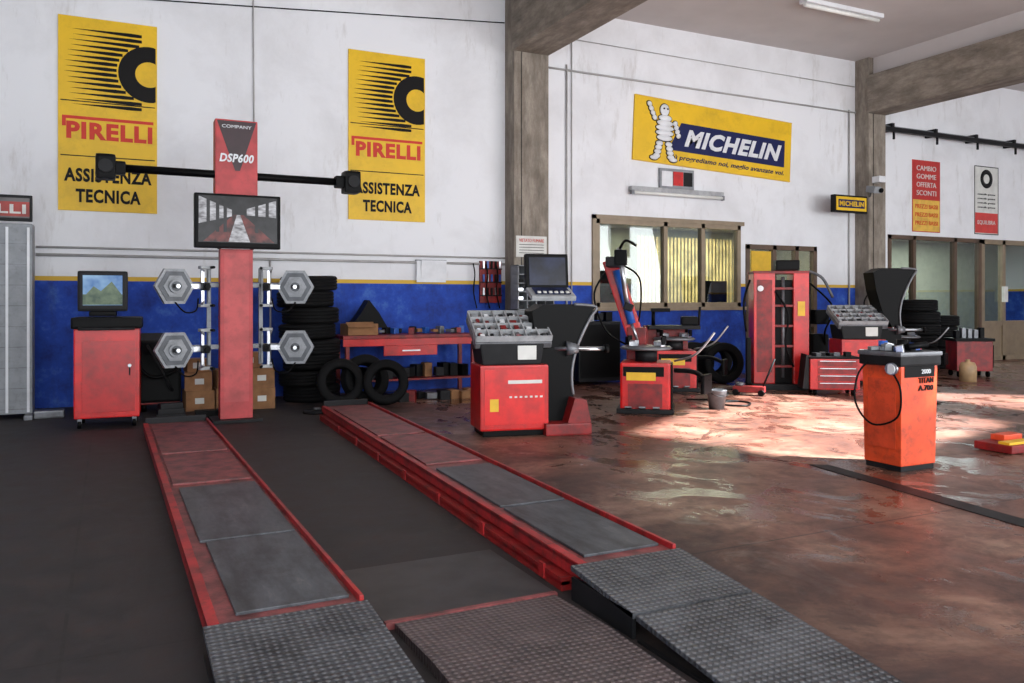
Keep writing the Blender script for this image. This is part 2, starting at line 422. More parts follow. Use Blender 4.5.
blob(.72,-.22,.11,.12)
for i,(rx) in enumerate((.16,.2,.22,.22,.19)): blob(.74,-.38-i*.1,rx,.062)
for i in range(4): blob(.48-i*.045,-.4+i*.085,.06,.05,30)
for i in range(4): blob(.99+i*.03,-.46-i*.08,.06,.05,-30)
for i in range(4): blob(.62-i*.02,-.9-i*.085,.085,.05); blob(.85+i*.02,-.9-i*.085,.085,.05)
blob(.5,-1.2,.1,.045); blob(.97,-1.2,.1,.045)
b.sph((.68,-.045,-.2),.018,INK); b.sph((.77,-.045,-.2),.018,INK)
b.done()
b=B('direction_sign',(14.12,12.9,3.66)); b.bb(0,1.0,0,.12,-.19,.19,INK,.01); b.bb(.04,.96,-.01,0,-.15,.15,YEL); b.bb(.1,.9,-.015,-.01,-.09,.09,NAVY); b.text('MICHELIN',YEL,.74,.11,T(.5,-.018,0)@UP,bold=.03); b.cyl((.95,.1,0),(.95,.58,0),.02,GREY); b.done()
b=B('wall_poster',(17.34,W-.012,3.2)); b.bb(0,1.0,0,.01,0,1.74,M('poster_red',(178,44,40),.6,0,.1)); b.bb(.02,.98,-.003,0,.02,.78,M('poster_yellow',(214,170,70),.6,0,.15))
for i,tx in enumerate(('CAMBIO','GOMME','OFFERTA','SCONTI')): b.text(tx,PAPER,.7,.12,T(.5,-.004,1.55-i*.2)@UP)
for i in range(3): b.text('PREZZI BASSI',REDINK,.8,.1,T(.5,-.006,.62-i*.2)@UP)
b.done()
b=B('wall_poster',(19.64,W-.012,3.22)); b.bb(0,.95,0,.01,0,1.74,PAPER)
for (x0,x1,z0,z1) in ((0,.95,0,.02),(0,.95,1.72,1.74),(0,.02,0,1.74),(.93,.95,0,1.74)): b.bb(x0,x1,-.004,0,z0,z1,INK)
b.bb(.03,.92,-.003,0,.04,.55,M('poster_red2',(196,60,56),.6,0,.1))
b.lathe([(.12,0),(.24,0),(.24,.004),(.12,.004)],DGREY,T(.47,-.003,1.42)@UP,32,True)
for i in range(4): b.text('controllo gomme',INK,.7,.06,T(.47,-.003,1.02-i*.11)@UP)
b.text('EQUILIBRA',PAPER,.7,.12,T(.47,-.005,.3)@UP); b.done()
b=B('wall_notice',(4.74,W-.06,1.86)); b.box((.28,0,.19),(.54,.006,.38),WHITE); b.box((.32,-.02,.22),(.46,.004,.32),WHITE,0,(6,0,0)); b.bb(.0,.56,-.01,.05,.37,.39,GREY); b.done()
b=B('wall_notice',(6.5,13.10,2.32)); b.bb(0,.62,0,.01,0,.38,PAPER); b.text('VIETATO FUMARE',REDINK,.5,.06,T(.31,-.002,.3)@UP)
for i in range(4): b.bb(.06,.56,-.002,0,.22-i*.05,.23-i*.05,DGREY)
b.done()
b=B('key_rack',(5.95,W-.06,1.5)); b.bb(0,.42,0,.05,0,.75,DRED)
for i in range(3):
    b.bb(0,.42,-.03,0,.12+i*.24,.14+i*.24,DGREY)
    for j in range(5): b.bb(.04+j*.08,.07+j*.08,-.04,-.01,.14+i*.24,.27+i*.24,random.choice((BLACK,SILVER,BLUE,DGREY)))
for x in (-.15,.1,.3): b.tube([(x,-.03,.7),(x+.02,-.06,.5),(x,-.05,.2),(x+.06,-.06,-.1)],.012,BLACK)
b.done()
b=B('warning_lamp_panel',(9.88,W-.07,3.8)); b.bb(0,.85,0,.06,0,.4,LGREY,.01)
b.bb(.04,.3,-.01,0,.04,.34,WHITE); b.bb(.32,.56,-.015,0,.06,.34,RED); b.bb(.58,.8,-.01,0,.06,.34,DGREY); b.done()
b=B('fluorescent_lamp',(9.16,W-.13,3.66)); b.bb(0,2.3,0,.12,.03,.13,TRAY,.01); b.cyl((.05,.0,0),(2.25,.0,0),.03,LAMPW); b.bb(0,.05,-.02,.05,-.04,.05,GREY); b.bb(2.25,2.3,-.02,.05,-.04,.05,GREY); b.done()
b=B('ceiling_lamp',(11.35,11.1,ZC-.14)); b.bb(0,2.0,-.1,.1,.06,.14,WHITE,.01); b.cyl((.04,0,.03),(1.96,0,.03),.035,LAMPW); b.done()
b=B('security_camera',(15.2,12.8,4.0)); b.box((0,0,0),(.16,.35,.14),LGREY,.01,(12,0,-20)); b.cyl((0,-.18,-.04),(0,-.22,-.05),.05,BLACK); b.cyl((.05,.1,0),(.25,.31,-.1),.02,GREY); b.box((.1,-.05,.22),(.2,.2,.14),WHITE,.02); b.done()
b=B('sliding_rail',(15.99,W-.3,5.5)); b.bb(0,9.5,-.05,.03,-.05,.05,DGREY)
b.bb(0,9.5,.05,.07,.06,.1,GREY)
for i in range(7): b.bb(.3+i*1.5,.38+i*1.5,0,.3,-.02,.16,DGREY); b.bb(.32+i*1.5,.36+i*1.5,-.03,.01,-.22,-.05,DGREY)
b.done()
b=B('trim_2')
PI=M('conduit_grey',(170,168,166),.5,.1,.1)
b.tube([(-.95,W-.03,2.31),(6.45,W-.03,2.31)],.016,PI,8,False)
b.tube([(-.95,W-.03,2.2),(6.45,W-.03,2.2)],.022,PI,8,False)
b.tube([(-.5,W-.02,5.98),(2,W-.02,6.2),(6.45,W-.02,6.6)],.01,DGREY,6,False)
b.tube([(2.05,W-.02,3.9),(2.03,W-.02,7.0)],.012,PI,6,False)
b.tube([(2.3,W-.02,0),(2.3,W-.02,2.2)],.014,PI,8,False)
b.tube([(7.75,W-.03,.0),(7.75,W-.03,6.0)],.018,PI,8,False)
b.tube([(7.86,W-.03,.0),(7.86,W-.03,7.0)],.012,PI,8,False)
b.tube([(7.2,W-.03,5.9),(15.4,W-.03,5.86)],.02,PI,8,False)
b.tube([(7.86,W-.03,6.5),(15.4,W-.03,6.45)],.01,PI,8,False)
b.tube([(15.2,W-.03,.5),(15.2,W-.03,5.9)],.02,PI,8,False)
b.bb(7.2,7.3,W-.1,W,5.75,6.0,DGREY)
b.bb(15.5,15.7,13.0,13.12,6.3,6.6,BLACK)
b.done()

# ------------------------------------------------------------ alignment lift platforms
def platform(x0,x1,y0,y1,z,skew,segs,foot=True):
    b=B('lift_platform',(x0,y0,0)); w=x1-x0; L=y1-y0
    K=Matrix.Identity(4); K[0][1]=skew
    b.bb(0.02,w,0,L,.02,z-.02,DRED)
    b.bb(0,w,0,L,z-.03,z-.01,LIFTRED)
    b.bb(0,.05,0,L,z-.08,z+.0,LIFTEDGE,.004); b.bb(w-.022,w,0,L,z-.06,z+.022,LIFTEDGE,.004)
    if foot:
        b.bb(-.05,0.02,.1,L-.1,.0,z-.1,DRED); b.bb(-.05,-.0,.1,L-.1,.03,.05,LIFTEDGE)
        for i in range(int(L/.9)): b.bb(-.06,-.045,.3+i*.9,.36+i*.9,.01,z-.08,LIFTEDGE)
    else: b.bb(.03,.05,0.05,L-.05,0,z-.05,DGREY)
    for (a,c,m,dx) in segs: b.bb(.07+dx,w-.05,a,c,z-.01,z+.006,m,.004)
    b.bb(.02,w-.02,L-.02,L+.03,z-.05,z+.06,DGREY,.01)
    b.bb(.1,.3,L+.04,L+.3,0,.12,DGREY,.01); b.bb(.38,w-.03,L+.04,L+.3,0,.12,DGREY,.01)
    b.bm.transform(K); return b
b=platform(.38,1.08,3.8,10.35,.13,-.006,[(.08,1.3,SLIDE,.06),(1.33,2.85,SLIDE,.03),(3.0,4.3,LIFTRED,0),(4.4,6.3,LIFTRED,0)],False)
b.done()
b=platform(2.2,2.83,3.7,10.7,.17,.04,[(.1,1.2,SLIDE,.02),(1.25,2.6,SLIDE,.02),(2.8,4.3,LIFTRED,0),(4.4,6.6,LIFTRED,0)])
b.done()
def rampo(x0,x1,ys,zs):
    b=B('access_ramp')
    for i in range(len(ys)-1):
        ya,yb=ys[i],ys[i+1]; za,zb=zs[i],zs[i+1]
        b.prism([(ya-.012,za),(yb+.012,zb),(yb+.012,max(zb-.025,-.0)),(ya-.012,za-.025)],x1-x0,CHEQ,Matrix(((0,0,1,x0),(1,0,0,0),(0,1,0,0),(0,0,0,1))))
        b.bb(x0,x0+.02,yb+.02,ya-.02,0,min(za,zb)-.0,DGREY)
        b.bb(x1-.02,x1,yb+.02,ya-.02,0,min(za,zb)-.0,DGREY)
    b.done()
rampo(.36,1.09,[3.79,2.2],[.135,.02])
rampo(2.14,2.84,[3.69,3.1,2.1],[.175,.12,.012])
b=B('floor_cover_plate'); b.bb(1.16,2.08,3.75,4.55,0,.03,M('dusty_steel',(46,44,46),.5,.2,.3,5,dirt=.5),.005)
b.prism([(3.7,0),(3.7,.03),(3.2,.05),(2.1,.02),(2.1,0)],.86,CHEQR,Matrix(((0,0,1,1.2),(1,0,0,0),(0,1,0,0),(0,0,0,1)))); b.bb(1.16,2.08,3.71,3.74,0,.035,LIFTRED); b.done()

# ------------------------------------------------------------ alignment post
b=B('wheel_alignment_column',(1.45,11.05,0))
b.box((0,0,1.1),(.4,.2,2.2),POSTRED,.01); b.box((0,-.102,1.2),(.3,.004,1.9),M('post_panel',(182,68,68),.5,0,.2,4,dirt=.25))
b.box((0,0,.02),(.6,.5,.04),DGREY,.005)
b.box((0,.02,3.36),(.52,.24,.98),POSTRED,.02)
b.prism([(-.24,3.83),(.24,3.83),(.04,3.2),(-.02,3.2)],.004,M('graphite',(48,26,32),.5),T(0,-.101,0)@UP)
b.text('DSP600',WHITE,.42,.11,T(0,-.108,3.36)@UP,shear=.2,bold=.03)
b.text('COMPANY',WHITE,.36,.04,T(0,-.108,3.76)@UP)
b.box((0,0,2.86),(.6,.3,.03),DGREY)
for x in (-.2,.2): b.box((x,0,2.55),(.04,.06,.7),DGREY)
b.cyl((-1.42,-.02,3.15),(1.42,-.02,3.15),.05,BLACK)
for s in (-1,1):
    b.box((s*1.5,-.03,3.15),(.22,.26,.3),BLACK,.04); b.cyl((s*1.5,-.15,3.15),(s*1.5,-.2,3.15),.08,DGREY)
    b.box((s*1.36,-.02,3.15),(.16,.16,.16),BLACK,.03)
b.box((0,-.2,2.54),(1.04,.12,.68),BLACK,.02)
SC=T(0,-.262,0)@UP
b.box((0,-.262,2.56),(.95,.004,.58),SCR_A)
b.prism([(-.42,2.28),(-.06,2.62),(.06,2.62),(.44,2.28)],.003,SCR_C,SC)
b.prism([(-.12,2.28),(-.02,2.62),(.02,2.62),(.14,2.28)],.005,SCR_B,SC)
b.prism([(-.47,2.5),(-.08,2.6),(-.08,2.68),(-.47,2.84)],.003,SCR_B,SC)
b.prism([(.1,2.62),(.46,2.6),(.46,2.82),(.1,2.7)],.003,SCR_B,SC)
for x in (-.38,-.27,-.18,.2,.33): b.bb(x,x+.04,-.27,-.262,2.4,2.8,SCR_A)
for z in (.95,1.74):
    b.box((0,.06,z),(1.1,.05,.06),GREY,.005)
for s in (-1,1):
    b.box((s*.32,.06,1.34),(.05,.05,1.25),LGREY,.005)
b.done()
for sx in (-1,1):
    for z in (.93,1.72):
        b=B('wheel_alignment_sensor',(1.45+sx*.74,10.95,z),sx*-14)
        pts=[(.24*math.cos(rad(60*i)),.25*math.sin(rad(60*i))) for i in range(6)]
        b.prism(pts,.07,SENS,T(0,.04,0)@UP)
        b.prism([(x*.84,y*.84) for x,y in pts],.012,SENSD,T(0,-.03,0)@UP)
        b.prism([(x*.6,y*.6) for x,y in pts],.02,SENS,T(0,-.035,0)@UP)
        b.cyl((0,-.04,0),(0,-.09,0),.085,SENS); b.cyl((0,-.09,0),(0,-.1,0),.06,SENSD); b.box((0,-.1,.0),(.1,.03,.05),DGREY,.005)
        b.cyl((0,-.1,0),(0,-.16,0),.025,SILVER)
        b.box((-sx*.24,.0,0),(.22,.06,.07),SILVER,.01)
        b.box((-sx*.34,-.02,0),(.04,.04,.52),SILVER,.008)
        b.box((-sx*.42,-.02,0),(.025,.03,.4),LGREY,.006)
        for zz in (-.24,.24):
            b.box((-sx*.36,-.06,zz),(.15,.1,.04),TRAY,.01); b.cyl((-sx*.42,-.1,zz),(-sx*.42,-.2,zz),.018,BLACK)
            b.cyl((-sx*.3,-.06,zz),(-sx*.3,-.18,zz*.8),.014,SILVER)
        b.box((-sx*.36,-.06,0),(.09,.1,.1),DGREY,.015); b.cyl((-sx*.36,-.1,0),(-sx*.36,-.16,0),.035,BLACK)
        b.tube([(0,-.04,-.2),(-sx*.1,-.1,-.32),(-sx*.25,-.05,-.3),(-sx*.3,.02,-.15)],.01,BLACK)
        b.done()

# alignment computer cabinet
b=B('computer_cabinet',(-.02,11.4,0),-3)
b.box((0,0,.66),(.72,.62,1.08),RED,.015); b.box((.02,-.313,.62),(.58,.008,.86),M('red_door',(170,18,18),.35,dirt=.3),.003)
b.cyl((.25,-.32,.75),(.25,-.34,.75),.02,SILVER); b.box((.25,-.32,.68),(.015,.02,.1),BLACK)
b.box((0,-.02,1.27),(.78,.66,.14),BLACK,.03); b.box((0,-.3,1.22),(.62,.2,.03),DGREY,.01,(12,0,0))
for x in (-.3,.3):
    for y in (-.25,.25):
        b.cyl((x-.02,y,.05),(x+.02,y,.05),.05,BLACK); b.box((x,y,.09),(.05,.06,.06),GREY,.005)
b.box((-.06,.02,1.38),(.3,.3,.06),BLACK,.02)
b.box((-.06,-.02,1.66),(.56,.1,.5),DGREY,.03); b.box((-.06,.15,1.64),(.46,.28,.4),DGREY,.08); b.box((-.06,-.072,1.67),(.44,.01,.37),SCR_BLUE,.004)
b.bb(-.28,.16,-.08,-.076,1.49,1.62,SCR_GREEN); b.prism([(-.26,1.6),(-.16,1.72),(-.08,1.66),(.04,1.78),(.15,1.62)],.003,SCR_GREEN,T(0,-.078,0)@UP)
b.done()
b=B('display_rack',(-1.42,12.45,0))
b.bb(-.5,.5,0,.4,.06,2.55,LGREY,.01)
for i in range(9): b.bb(-.48,.48,-.01,0,.12+i*.27,.13+i*.27,GREY)
for x in (-.46,.2,.44): b.bb(x,x+.03,-.02,0,.08,2.5,WHITE)
for x in (-.5,.42): b.bb(x,x+.1,-.25,.5,0,.06,GREY,.01)
b.bb(-.5,.5,-.02,.06,2.58,2.92,DGREY,.01); b.bb(-.47,.47,-.03,-.02,2.62,2.88,M('grey_board',(96,92,92),.5)); b.bb(-.45,.47,-.032,-.03,2.64,2.83,M('faded_red_board',(158,52,44),.5)); b.text('PIRELLI',PAPER,.86,.12,T(0,-.034,2.735)@UP,bold=.03)
b.box((.7,-.05,.05),(.35,.2,.1),GREY,.02)
b.done()
b=B('battery_charger_trolley',(.62,12.6,0)); b.box((0,0,.5),(.55,.5,.75),BLACK,.04); b.box((0,-.2,.95),(.5,.3,.2),DGREY,.03,(20,0,0))
b.tube([(-.25,-.2,.9),(-.3,-.4,.7),(-.1,-.45,.5),(.2,-.4,.6),(.25,-.25,.9)],.025,BLACK); b.tube([(-.2,-.25,1.0),(-.1,-.45,.8),(.1,-.42,.4),(.15,-.3,.3)],.02,DGREY)
for x in (-.2,.2): b.cyl((x-.03,-.15,.07),(x+.03,-.15,.07),.07,BLACK); b.cyl((x-.03,.15,.07),(x+.03,.15,.07),.07,BLACK)
b.box((0,0,.13),(.5,.45,.05),DRED,.01); b.done()
def cartons(name,specs):
    b=B(name)
    for (x,y,z,sx,sy,sz,r) in specs:
        b.box((x,y,z+sz/2),(sx,sy,sz),CARD,.006,(0,0,r)); b.box((x,y,z+sz+.001),(sx*.98,.05,.002),LGREY,0,(0,0,r)); b.box((x,y-sy/2-.001,z+sz*.5),(.12,.003,.08),PAPER,0,(0,0,r))
    b.done()
cartons('cardboard_boxes',[(1.12,12.4,0,.38,.4,.28,3),(1.12,12.42,.28,.36,.4,.26,-4),(1.1,12.45,.54,.3,.3,.18,6),(1.52,12.4,0,.38,.4,.3,2),(1.52,12.4,.3,.36,.36,.26,5),(1.94,12.2,0,.38,.3,.3,-3),(1.94,12.22,.3,.36,.3,.28,0),(1.78,12.3,.58,.34,.3,.22,4)])
b=B('wooden_wheel_chocks',(.9,11.5,0))
for i in range(3): b.box((i*.0-.2,.0,.04+i*.07),(.36-.04*i,.16,.07),DGREY,.01,(0,0,i*6))
b.box((.25,0,.05),(.3,.16,.1),BLACK,.01); b.done()
b=B('turntable_plates',(2.75,11.3,0))
for x in (-.2,.3): b.lathe([(0,0),(.19,0),(.19,.03),(.17,.05),(0,.05)],DGREY,T(x,0,0),32); b.lathe([(0,0),(.05,0),(.05,.02),(0,.02)],GREY,T(x,0,.05),20)
b.done()

# tyres
b=B('tire_stack',(2.76,12.75,0)); z=0
for i in range(8):
    w_=random.choice((.23,.25,.26)); b.tyre((random.uniform(-.08,.08),random.uniform(-.03,.03),z+w_/2),.43,w_,.24,(random.uniform(-2,2),random.uniform(-2,2),0)); z+=w_
b.done()
for x,y,Ro,rz in ((3.0,11.8,.34,-8),(3.42,11.98,.36,10),(3.62,11.6,.33,-14)):
    b=B('tire',(x,y,0),rz); a=14
    b.tyre((0,0,Ro*math.cos(rad(a))+.1*math.sin(rad(a))),Ro,.21,Ro*.6,(90-a,0,0)); b.done()
for x,y in ((9.85,12.35),(10.25,12.0),(10.5,12.6),(9.5,12.75)):
    b=B('tire',(x,y,0),-20); b.tyre((0,0,.38),.38,.24,.23,(88,0,0)); b.done()

# workbench
b=B('workbench',(4.4,12.95,0))
b.bb(-1.15,1.15,-.35,.35,.93,.99,DRED,.01); b.bb(-1.15,1.15,-.36,-.34,.82,.93,RED,.005)
for x in (-1.1,1.04): 
    for y in (-.32,.26): b.bb(x,x+.06,y,y+.06,0,.93,DRED)
b.bb(-1.1,1.1,-.3,.3,.25,.28,DRED)
b.bb(-.5,.4,-.38,-.34,.66,.82,RED,.005); b.bb(-.2,.1,-.4,-.38,.73,.75,SILVER)
for i in range(14):
    x=-1.0+i*.15; b.box((x,random.uniform(-.2,.1),.28+.09),(.13,.2,random.uniform(.1,.3)),random.choice((CARD,DGREY,BLACK,DGREY)),.008,(0,0,random.uniform(-20,20)))
for i in range(14):
    x=-.4+i*.11; b.box((x,random.uniform(-.2,.2),1.0+.04),(.09,.12,random.uniform(.04,.16)),random.choice((DGREY,BLACK,DRED,BLUE,GREY,CARD)),.006,(0,0,random.uniform(-30,30)))
b.box((-.8,0,1.08),(.5,.4,.18),CARD,.005,(0,0,4)); b.box((-.85,-.28,1.16),(.45,.15,.01),CARD,0,(30,0,4))
b.prism([(-.98,1.1),(-.35,1.1),(-.5,1.35),(-.66,1.55),(-.82,1.3)],.3,BLACK,T(0,.2,0)@UP)
b.done()
b=B('steel_parts_pile',(4.6,12.1,0))
for i in range(9): b.box((-.6+i*.17,random.uniform(-.15,.15),.06),(.16,.2,random.uniform(.08,.2)),random.choice((CARD,GREY,DGREY,DRED)),.01,(0,0,random.uniform(-30,30)))
b.done()
b=B('pigeonhole_cabinet',(6.68,12.82,0)); b.bb(-.4,.4,-.2,.2,0,1.38,DGREY,.01)
b.bb(-.36,.36,.12,.15,1.38,2.16,GREY)
for i in range(6): b.bb(-.36,.36,-.15,.13,1.38+i*.152,1.395+i*.152,LGREY)
for i in range(5): b.bb(-.36+i*.176,-.345+i*.176,-.15,.13,1.38,2.16,LGREY)
for i in range(14): b.box((-.28+(i%4)*.176,-.05,1.43+(i//4)*.152),(.1,.12,.06),random.choice((DGREY,CARD,BLUE,BLACK,SILVER)),.004)
b.bb(-.38,.38,-.23,-.2,.1,1.3,DRED)
b.done()
b=B('parts_cabinet',(8.1,13.1,0)); b.bb(-.45,.45,-.25,.25,.05,1.15,DGREY,.01); b.bb(-.42,.42,-.262,-.25,.12,1.1,BLACK,.003)
for i in range(4): b.box((-.3+i*.2,0,1.15+.09),(.14,.2,random.uniform(.12,.2)),random.choice((DGREY,BLACK,GREY,BLUE)),.01)
b.done()

# ------------------------------------------------------------ wheel balancer
def balancer(name,loc,rz,monitor=True,sc=1,hoodlift=0):
    b=B(name,loc,rz,sc)
    b.box((0,0,.04),(.72,.5,.08),BLACK,.01)
    b.box((0,0,.44),(.8,.58,.74),RED,.02)
    b.box((0,-.292,.45),(.7,.006,.62),M('red_panel',(200,18,14),.35),.002)
    b.box((-.24,-.297,.36),(.1,.004,.14),YELD); b.box((.12,-.297,.62),(.4,.003,.04),PAPER)
    for i in range(7): b.box((-.05+i*.06,-.298,.45),(.03,.003,.02),PAPER)
    b.box((-.02,0,.94),(.68,.5,.26),DGREY,.02,(0,0,0),(1.12,1.05))
    b.box((.15,-.268,.95),(.22,.01,.16),PAPER,.003)
    L=T(0,0,1.22)@R(28,0,0)
    def tb(c,s_,m,bev=0): 
        t=bmesh.new(); bmesh.ops.create_cube(t,size=1)
        for v in t.verts: v.co=Vector((v.co.x*s_[0],v.co.y*s_[1],v.co.z*s_[2]))
        if bev: bmesh.ops.bevel(t,geom=t.edges[:],offset=bev,segments=1,affect='EDGES')
        b.add(t,m,L@T(*c))
    tb((0,0,-.05),(.9,.62,.08),GREY,.01); tb((0,0,0),(.88,.6,.02),BLACK)
    for i in range(7): tb((-.44+i*.1467,0,.035),(.016,.6,.07),TRAY)
    for j in range(5): tb((0,-.3+j*.15,.035),(.88,.016,.07),TRAY)
    for i in range(6):
        for j in range(4):
            for q in range(2): tb((-.367+i*.1467+random.uniform(-.02,.02),-.225+j*.15+random.uniform(-.03,.03),.03+q*.015),(random.uniform(.03,.08),random.uniform(.03,.07),.02),random.choice((SILVER,WHITE,LGREY,DGREY,SILVER,DRED)),0)
    b.box((.55,.12,.5),(.42,.5,1.0),BLACK,.03); b.box((.62,.0,.07),(.55,.75,.14),DRED,.02)
    b.prism([(.6,.1),(.9,.1),(.84,.4),(.7,.42)],.3,DRED,T(0,-.05,0)@UP)
    b.cyl((.5,-.1,.98),(1.12,-.22,.98),.025,SILVER); b.cyl((.66,-.14,.98),(.8,-.16,.98),.09,GREY,.05); b.lathe([(.02,0),(.05,0),(.05,.05),(.02,.05)],BLACK,T(1.1,-.22,.98)@R(0,90,0))
    hz=hoodlift
    pts=[(.25,1.42),(.4,1.5),(.75,1.5),(1.02,1.46)]
    arc=[]
    for k in range(1,11):
        u=k/10; arc.append((1.02-.3*math.sin(u*math.pi*.62),1.46-1.02*u))
    pts+=arc; pts+=[(.6,.42),(.42,.7),(.3,1.1)]
    b.prism([(x,z+hz) for x,z in pts],.42,BLACK,T(0,.3,0)@UP)
    b.tube([(x+.01,-.13,z+hz) for x,z in [(.75,1.5),(1.02,1.47)]+arc],.018,GREY,8)
    b.tube([(x+.01,.3,z+hz) for x,z in [(1.02,1.46)]+arc],.015,DGREY,8)
    if monitor:
        b.box((.5,.35,1.35),(.08,.08,.8),DGREY,.01)
        b.box((.55,.12,1.62),(.55,.3,.06),TRAY,.015,(22,0,0))
        b.box((.55,.1,1.66),(.44,.2,.012),SCR_DK,.004,(22,0,0))
        for i in range(6): b.box((.38+i*.07,.03,1.645),(.04,.04,.015),PAPER,.003,(22,0,0))
        b.box((.55,.32,1.9),(.54,.1,.42),BLACK,.02,(-6,0,0)); b.box((.55,.263,1.9),(.46,.008,.34),SCR_DK,.002,(-6,0,0)); b.box((.55,.38,1.9),(.36,.2,.3),BLACK,.05)
    b.done()
balancer('wheel_balancer',(4.18,8.62,0),-12)
balancer('wheel_balancer',(12.5,10.9,0),-25,False,1.02,.6)

# ------------------------------------------------------------ tyre changers
def changer(name,loc,rz,tall=True,sc=1):
    b=B(name,loc,rz,sc)
    b.box((0,0,.33),(.62,.6,.6),RED,.03); b.box((0,0,.03),(.7,.7,.06),DGREY,.01)
    b.box((.32,0,.33),(.02,.56,.56),BLACK,.01); b.box((-.02,-.302,.52),(.5,.006,.12),BLACK,.002); b.box((-.05,-.306,.46),(.36,.004,.1),YELD)
    b.box((.0,-.303,.22),(.42,.006,.3),DRED,.002)
    for i in range(3): b.box((-.2+i*.17,-.38,.08),(.08,.2,.02),GREY,.005,(-12,0,0))
    b.cyl((0,-.02,.63),(0,-.02,.78),.14,DGREY)
    b.lathe([(0,0),(.3,0),(.33,.02),(.3,.045),(.1,.05),(0,.05)],GREY,T(0,-.02,.78),32)
    for i in range(4):
        a=rad(45+90*i); b.box((.24*math.cos(a),-.02+.24*math.sin(a),.86),(.14,.07,.06),SILVER,.008,(0,0,45+90*i)); b.box((.31*math.cos(a),-.02+.31*math.sin(a),.9),(.03,.06,.1),BLACK,.005,(0,0,45+90*i))
    b.tube([(.36,.2,.5),(.6,.0,.5),(.75,-.25,.42)],.03,DGREY); b.box((.74,-.25,.38),(.05,.3,.24),BLACK,.02,(0,0,-20))
    b.tube([(.35,.25,.62),(.62,.1,.72),(.85,.05,1.0)],.014,SILVER)
    if tall:
        b.box((-.14,.42,.55),(.26,.26,1.0),DRED,.02)
        b.box((-.32,.4,1.42),(.21,.2,1.1),RED,.015,(0,-18,0)); b.cyl((-.2,.28,1.1),(-.4,.28,1.8),.055,BLUE); b.cyl((-.12,.3,.85),(-.2,.28,1.1),.02,SILVER)
        b.box((-.42,.2,1.9),(.18,.6,.13),DGREY,.02); b.cyl((-.34,-.04,2.08),(-.24,-.04,1.35),.032,SILVER); b.box((-.32,-.04,1.95),(.16,.14,.2),BLACK,.02)
        b.box((-.22,-.06,1.32),(.12,.07,.1),DGREY,.02,(0,20,0)); b.tube([(-.34,-.04,2.05),(-.25,-.15,2.16),(-.12,-.1,2.1)],.018,BLACK)
        b.tube([(-.45,.4,1.9),(-.7,.35,1.5),(-.55,.4,1.0),(-.25,.45,.8)],.014,BLACK)
        b.tube([(-.4,.3,1.9),(-.1,.2,1.7),(-.1,.3,1.2),(-.2,.4,.9)],.012,BLACK)
    else:
        b.box((-.1,.3,.65),(.7,.2,.7),DRED,.02); b.box((.0,.1,.98),(.8,.4,.06),DGREY,.01)
        b.cyl((-.3,.2,1.0),(-.3,.2,1.25),.03,BLACK); b.box((-.2,.1,1.25),(.3,.1,.06),BLACK,.01); b.box((.25,.1,1.08),(.25,.2,.14),BLACK,.02); b.cyl((.4,.1,1.0),(.42,.1,1.3),.02,DGREY)
    b.done()
changer('tire_changer',(6.75,9.5,0),-38,True,1.1)
changer('tire_changer',(8.75,11.5,0),-30,False,1.1)
changer('tire_changer',(14.5,11.5,0),-45,True,1.0)

b=B('hydraulic_press_cabinet',(10.55,10.9,0),-32)
b.box((0,0,.05),(1.0,.7,.1),DGREY,.01)
b.box((-.28,0,1.06),(.36,.5,1.92),RED,.015); b.box((-.28,-.252,1.1),(.26,.006,1.6),DRED,.002)
b.box((.34,.0,1.06),(.26,.5,1.92),RED,.015)
b.box((.05,.05,1.0),(.34,.4,1.8),BLACK,.01)
for z in (.4,.75,1.1,1.45,1.75): b.box((.05,-.18,z),(.32,.1,.04),DRED,.005)
b.cyl((.05,-.16,.2),(.05,-.16,1.95),.03,GREY); b.box((0,0,2.03),(.95,.5,.05),DRED,.01)
b.box((-.55,-.25,.5),(.08,.1,.8),BLACK,.02); b.tube([(-.1,-.25,1.7),(.1,-.35,1.3),(.05,-.35,.8),(.2,-.3,.4)],.018,BLACK)
b.tube([(-.5,-.1,1.9),(-.62,-.2,1.5),(-.58,-.2,1.0)],.02,BLACK); b.box((.1,-.2,2.15),(.4,.25,.18),BLACK,.03)
b.cyl((-.35,-.26,1.75),(-.35,-.28,1.75),.05,WHITE); b.box((.34,-.255,1.4),(.12,.01,.25),YELD); b.done()
b=B('tool_chest',(10.7,9.85,0),-32)
for x in (-.3,.3):
    for y in (-.15,.15): b.cyl((x-.02,y,.05),(x+.02,y,.05),.05,BLACK)
b.box((0,0,.34),(.78,.45,.5),RED,.012)
for i in range(4): b.box((.04,-.228,.16+i*.12),(.62,.01,.1),DRED,.003); b.box((.04,-.24,.195+i*.12),(.56,.02,.012),SILVER,.002)
b.box((0,0,.61),(.8,.47,.03),BLACK,.005)
for i in range(5): b.box((-.25+i*.12,random.uniform(-.1,.1),.65),(.09,.14,random.uniform(.04,.1)),random.choice((BLACK,GREY,DGREY,RED)),.006,(0,0,random.uniform(-30,30)))
b.prism([(-.5,.1),(-.4,.1),(-.4,.6),(-.44,.66)],.36,DGREY,T(0,.18,0)@UP); b.done()

